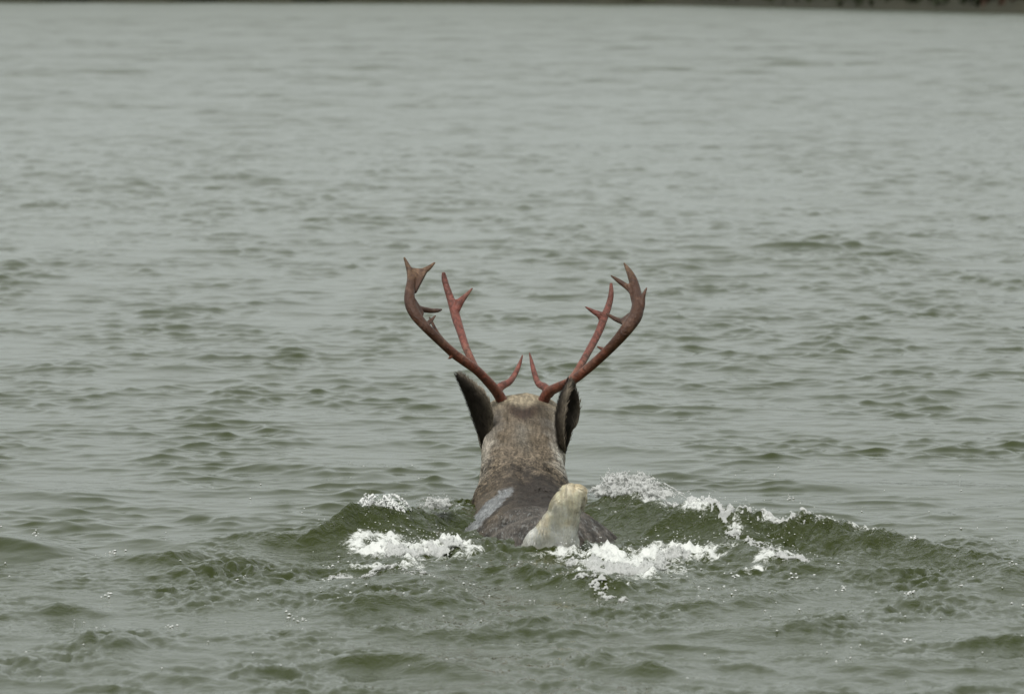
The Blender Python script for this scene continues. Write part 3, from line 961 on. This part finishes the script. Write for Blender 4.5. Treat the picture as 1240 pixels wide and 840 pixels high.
antler([
    [(654, 498, D0 + .05, 6.6), (658, 486, D0 + .03, 6.4), (664, 475, D0 + .01, 5.8), (677, 468, D0 - .03, 5.2), (693, 460.7, D0 - .06, 5.0), (712, 446, D0 - .09, 5.2), (731, 429, D0 - .12, 5.3), (748, 411.5, D0 - .14, 6.0), (762, 394, D0 - .14, 7.2),
     (770.5, 380, D0 - .12, 7.4), (772, 364, D0 - .09, 6.0), (768, 344, D0 - .05, 5.2), (763, 331, D0 - .03, 3.8), (755.4, 318.2, D0 - .01, 1.0)],
    [(768, 356, D0 - .07, 4.2), (761.5, 349, D0 - .05, 3.4), (749, 340, D0 - .03, 2.5), (739.6, 333.5, D0 - .01, .9)],
    [(772, 382, D0 - .12, 4.4), (777, 371, D0 - .11, 3.6), (778.8, 359, D0 - .10, 2.6), (783.3, 348, D0 - .09, .9)],
    [(764, 392, D0 - .13, 4.2), (756, 390, D0 - .10, 3.6), (746, 386.5, D0 - .07, 2.7), (738, 382, D0 - .05, 1.9), (733.6, 379.5, D0 - .04, .9)],
    [(742, 420, D0 - .12, 3.4), (735, 424.5, D0 - .10, 2.7), (728.5, 422, D0 - .08, 2.0), (722.5, 419, D0 - .07, .8)],
    [(690, 461, D0 - .05, 4.2), (699, 449, D0, 4.0), (712, 426.4, D0 + .06, 4.1), (724, 404, D0 + .11, 4.2), (731, 386, D0 + .14, 4.4), (737, 370, D0 + .17, 3.7), (740, 356, D0 + .18, 3.0), (740, 342.5, D0 + .19, 1.6)],
    [(730, 387, D0 + .14, 4.4), (726, 381, D0 + .14, 3.8), (719, 377.5, D0 + .15, 2.6), (708.3, 371, D0 + .15, .9)],
    [(666, 478, D0, 5.0), (660, 469, D0 + .03, 4.6), (652, 464, D0 + .06, 3.6), (647, 451, D0 + .09, 3.0), (644, 439, D0 + .11, 2.2), (641, 426.4, D0 + .12, .8)],
], [[(737, 372, D0 + .165), (727, 379, D0 + .145), (727, 398, D0 + .12)],
    [(774, 362, D0 - .1), (781, 359, D0 - .1), (776, 384, D0 - .12), (764, 398, D0 - .13)],
    [(769, 342, D0 - .05), (760, 345, D0 - .05), (766, 372, D0 - .1), (774, 368, D0 - .1)],
    [(768, 376, D0 - .11), (752, 388, D0 - .09), (757, 400, D0 - .14), (768, 392, D0 - .13)]],
    'antler with a wide dark outer beam and an inward tine', 4)

# ------------------------------------------------------------------ foam and spray
OCT_V = np.array([(1, 0, 0), (-1, 0, 0), (0, 1, 0), (0, -1, 0), (0, 0, 1), (0, 0, -1)], float)
OCT_F = np.array([(0, 2, 4), (2, 1, 4), (1, 3, 4), (3, 0, 4), (2, 0, 5), (1, 2, 5), (3, 1, 5), (0, 3, 5)])

def bubbles(name, c, rad, stretch=None, mat=None, r=None):
    N = len(c)
    S = np.ones((N, 3)) if stretch is None else stretch
    jit = 1 + r.normal(0, .16, (N, 6, 1))
    V = c[:, None, :] + OCT_V[None] * jit * (rad[:, None] * S)[:, None, :]
    F = OCT_F[None] + (np.arange(N) * 6)[:, None, None]
    return mesh_obj(name, V.reshape(-1, 3), F.reshape(-1, 3), mat or M_FROTH)

def fuse(o, voxel, rounds):
    """melt a cloud of drops into one wet, lumpy skin"""
    md = o.modifiers.new('fuse', 'REMESH'); md.mode = 'VOXEL'; md.voxel_size = voxel; md.use_smooth_shade = True
    ms = o.modifiers.new('soften', 'SMOOTH'); ms.factor = .5; ms.iterations = rounds
    dg = bpy.context.evaluated_depsgraph_get()
    me = bpy.data.meshes.new_from_object(o.evaluated_get(dg))
    o.modifiers.clear()
    old = o.data; o.data = me; me.name = old.name
    bpy.data.meshes.remove(old)
    return o

def froth(label, line, n, half_x, half_y, pile, seed, rmin=.0007, rmax=.0024, thresh=-.05):
    """churned froth heaped along a line of photo points lying on the water"""
    r = np.random.default_rng(seed)
    pts = np.array([G(*p) if len(p) == 3 else G(*p, 0.015) for p in line])
    seg = r.integers(0, len(pts) - 1, n * 3); t = r.random(n * 3)[:, None]
    c = pts[seg] + (pts[seg + 1] - pts[seg]) * t
    ex = np.clip(r.normal(0, .55, n * 3), -1.6, 1.6); ey = np.clip(r.normal(0, .55, n * 3), -1.6, 1.6)
    c[:, 0] += ex * half_x; c[:, 1] += ey * half_y
    nz = fbm(c[:, 0] * 30, c[:, 1] * 16, 4, seed, .65)
    core = np.exp(-ex ** 2 - ey ** 2)
    keep = nz + 1.0 * core - .55 > thresh
    c, core, nz = c[keep][:n], core[keep][:n], nz[keep][:n]
    zz = water_z(c)
    heap = pile * core * np.clip(.40 + 1.2 * nz, .03, 1.6)
    c[:, 2] = zz + heap * r.random(len(c)) ** .6 - .001
    rad = rmin + (rmax - rmin) * r.random(len(c)) ** 2.2
    st = np.stack([np.ones(len(c)) * 1.15, np.ones(len(c)) * 1.1, np.full(len(c), .8)], 1)
    return tag(fuse(bubbles('foam', c, rad * 1.2, st, None, r), .0019, 1), label, 'foam', kind='stuff')

froth('white churned foam beside the left flank of the caribou', [(462, 666), (490, 664), (525, 662), (556, 660)], 12000, .028, .070, .015, 11)
froth('white churned foam heaped behind the right hip of the caribou', [(700, 676), (740, 684), (780, 684), (830, 664)], 16000, .030, .078, .017, 12)
froth('foam strewn along the crest of the long right wake wave', [(775, 596, .07), (830, 612, .066), (880, 622, .064), (930, 624, .060), (990, 632, .052)], 9500, .03, .034, .012, 13, thresh=.04)
froth('small foam streak inside the right wake', [(885, 650, .02), (915, 662, .02), (945, 676, .02), (975, 684, .015)], 2500, .022, .040, .010, 14, thresh=.12)
froth('foam lines trailing left of the wake', [(400, 688), (440, 690), (470, 682), (520, 692)], 1500, .03, .05, .006, 15, thresh=.16)
froth('broken foam bits behind the tail', [(690, 700), (730, 712), (755, 718), (640, 690)], 1300, .03, .05, .006, 16, thresh=.12)

# floating flecks and airborne drops
def flecks():
    r = np.random.default_rng(33)
    spots = [(1020, 715, 5), (1100, 725, 6), (1163, 720, 5), (957, 601, 4), (140, 665, 4), (45, 642, 3), (122, 296, 3), (90, 240, 3), (205, 755, 3), (350, 745, 4),
             (365, 749, 4), (290, 703, 4), (128, 720, 3), (395, 700, 5), (400, 685, 5), (960, 700, 5), (1050, 668, 4), (1107, 678, 5), (1225, 704, 3), (1095, 775, 3), (890, 700, 4)]
    C, R = [], []
    for x, y, n in spots:
        for _ in range(n * 2):
            p = G(x + r.normal(0, 4.0), y + r.normal(0, 1.6)); C.append(p); R.append(r.uniform(.0012, .0034))
    for _ in range(110):
        p = G(r.uniform(700, 1240), 640 + 110 * r.random() ** 1.3); C.append(p); R.append(r.uniform(.0012, .0030))
    for _ in range(130):
        p = G(r.uniform(0, 1240), 560 + 270 * r.random()); C.append(p); R.append(r.uniform(.0010, .0024))
    for _ in range(110):
        p = G(r.uniform(380, 760), r.uniform(665, 730)); C.append(p); R.append(r.uniform(.0012, .0028))
    C = np.array(C); C[:, 2] = water_z(C) + .001
    # drops hopping above the churned patches
    hop = []
    for line, n in (([(445, 664), (560, 662)], 420), ([(695, 676), (770, 686), (835, 662)], 560), ([(770, 600, .07), (990, 632, .052)], 520), ([(885, 652), (975, 684)], 200), ([(400, 640), (490, 636)], 160)):
        pts = [G(*p) for p in line]
        for _ in range(n):
            i = r.integers(0, len(pts) - 1); p = pts[i] + (pts[i + 1] - pts[i]) * r.random()
            hop.append(p + np.array([r.normal(0, .03), r.normal(0, .07), 0]))
    hop = np.array(hop); hop[:, 2] = water_z(hop) + .026 * r.random(len(hop)) ** 2.5
    C = np.concatenate([C, hop]); R = R + list(r.uniform(.0006, .0019, len(hop)))
    return tag(bubbles('foam_flecks', C, np.array(R), np.tile([1.3, 1.2, .6], (len(C), 1)), M_FLECK, r),
               'small white bubbles floating scattered over the wake', 'bubbles', kind='stuff')
flecks()

def water_strings(name, label, base, throws, n, seed):
    """thrown water: thin strings along ballistic arcs, breaking into drops"""
    r = np.random.default_rng(seed)
    Vs, Fs, off = [], [], 0
    C, R, S = [], [], []
    for _ in range(n):
        a, b = base
        p0 = a + (b - a) * r.random() + r.normal(0, .004, 3) * [1, 3, 0]
        i = r.integers(0, len(throws)); dx, dy, hgt = throws[i]
        k = r.uniform(.35, 1.05)
        dx = dx * k * r.normal(1, .25); dy = dy * k + r.normal(0, .02); hgt = hgt * k ** .8 * r.uniform(.75, 1.08)
        t0 = r.uniform(0, .55); t1 = min(1, t0 + r.uniform(.15, .45)); m = 9
        rad = r.uniform(.0014, .0030)
        t = np.linspace(t0, t1, m)
        wob = r.normal(0, .0018, (m, 3))
        pts = p0 + np.stack([dx * t, dy * t, hgt * 4 * t * (1 - t) - .012 * t], 1) + wob
        rr = rad * np.sin(np.linspace(.25, 2.9, m)) ** .6 * r.uniform(.6, 1.4, m)
        ring = np.array([(1, 0, 0), (-.5, .3, .8), (-.5, -.3, -.8)])
        v = (pts[:, None, :] + ring[None] * rr[:, None, None]).reshape(-1, 3)
        idx = np.arange(m * 3).reshape(m, 3); nx = np.roll(idx, -1, 1)
        Fs.append(np.stack([idx[:-1], nx[:-1], nx[1:], idx[1:]], -1).reshape(-1, 4) + off)
        Vs.append(v); off += len(v)
        for _ in range(3):
            q = r.uniform(0, 1)
            C.append(p0 + np.array([dx * q, dy * q, hgt * 4 * q * (1 - q)]) + r.normal(0, .004, 3)); R.append(r.uniform(.0012, .0022))
    C = np.array(C); R = np.array(R)
    ov = C[:, None, :] + OCT_V[None] * R[:, None, None]
    of = (OCT_F[None] + (np.arange(len(C)) * 6)[:, None, None]).reshape(-1, 3) + off
    o = fuse(mesh_obj(name, np.concatenate(Vs + [ov.reshape(-1, 3)]), [np.concatenate(Fs), of], M_FROTH), .0017, 1)
    return tag(o, label, 'splash', kind='stuff')

water_strings('splash', 'white plume of spray thrown up at the right shoulder', (P(728, 602, 11.66), P(778, 603, 11.58)),
              [(.06, -.02, .055), (.10, -.05, .045), (.02, 0, .068), (.14, -.08, .030), (-.04, .02, .03)], 1500, 41)
water_strings('splash', 'small pale splash at the left side of the neck', (P(516, 616, 11.45), P(540, 616, 11.5)),
              [(-.03, 0, .030), (.02, -.02, .036), (.05, 0, .02)], 150, 42)
water_strings('spray', 'arched strings of spray leaping off the left bow wave', (P(432, 626, 11.29), P(452, 630, 11.27)),
              [(.085, -.02, .058), (.06, -.03, .046), (.10, -.05, .050), (-.05, .02, .018), (.03, 0, .06)], 190, 43)

def dome():
    """the glassy bell of water thrown up by the left bow wave"""
    r = np.random.default_rng(9)
    c = P(463, 634, 11.31); n, m = 30, 64
    V = []
    for i in range(n):
        e = (i / (n - 1)) * 1.50
        for j in range(m):
            a = 2 * math.pi * j / m
            k = 1 + .10 * math.sin(3 * a + 1) + .05 * math.sin(7 * a + e * 5)
            R = np.array([.058 * k * math.cos(e) * math.cos(a) + .022 * (1 - math.sin(e)) * math.cos(a) ** 2, .07 * k * math.cos(e) * math.sin(a), .068 * math.sin(e)])
            V.append(c + R)
    V = np.array(V)
    V += .0022 * np.stack([fbm(V[:, 0] * 60, V[:, 2] * 60, 2, 1), fbm(V[:, 0] * 60, V[:, 2] * 60, 2, 2), fbm(V[:, 0] * 50, V[:, 1] * 50, 2, 3)], 1)
    idx = np.arange(n * m).reshape(n, m); nx = np.roll(idx, -1, 1)
    F = np.stack([idx[:-1], nx[:-1], nx[1:], idx[1:]], -1).reshape(-1, 4)
    o = mesh_obj('water_bell', V, F, M_CLEAR)
    so = o.modifiers.new('film', 'SOLIDIFY'); so.thickness = .0022
    tag(o, 'clear rounded bell of splashing water on the left bow wave', 'splash')
    # froth rim and strings running down the bell
    C, R, S = [], [], []
    for a0 in list(np.linspace(-2.6, -.2, 9)):
        for _ in range(46):
            e = r.uniform(.0, 1.25); a = a0 + .25 * math.sin(e * 3 + a0 * 5) + r.normal(0, .03)
            C.append(c + np.array([.072 * math.cos(e) * math.cos(a), .078 * math.cos(e) * math.sin(a), .070 * math.sin(e)]))
            R.append(r.uniform(.0008, .0022)); S.append((1, 1, 2.0))
    for _ in range(260):
        a = r.uniform(-3.0, .1); e = r.normal(.75, .12)
        C.append(c + np.array([.07 * math.cos(e) * math.cos(a), .075 * math.cos(e) * math.sin(a), .066 * math.sin(e) + .008 * math.sin(4 * a)]))
        R.append(r.uniform(.001, .0030)); S.append((1.6, 1, 1))
    tag(bubbles('bell_froth', np.array(C), np.array(R), np.array(S), M_FLECK, r), 'froth strings on the clear water bell', 'foam', kind='stuff')
dome()
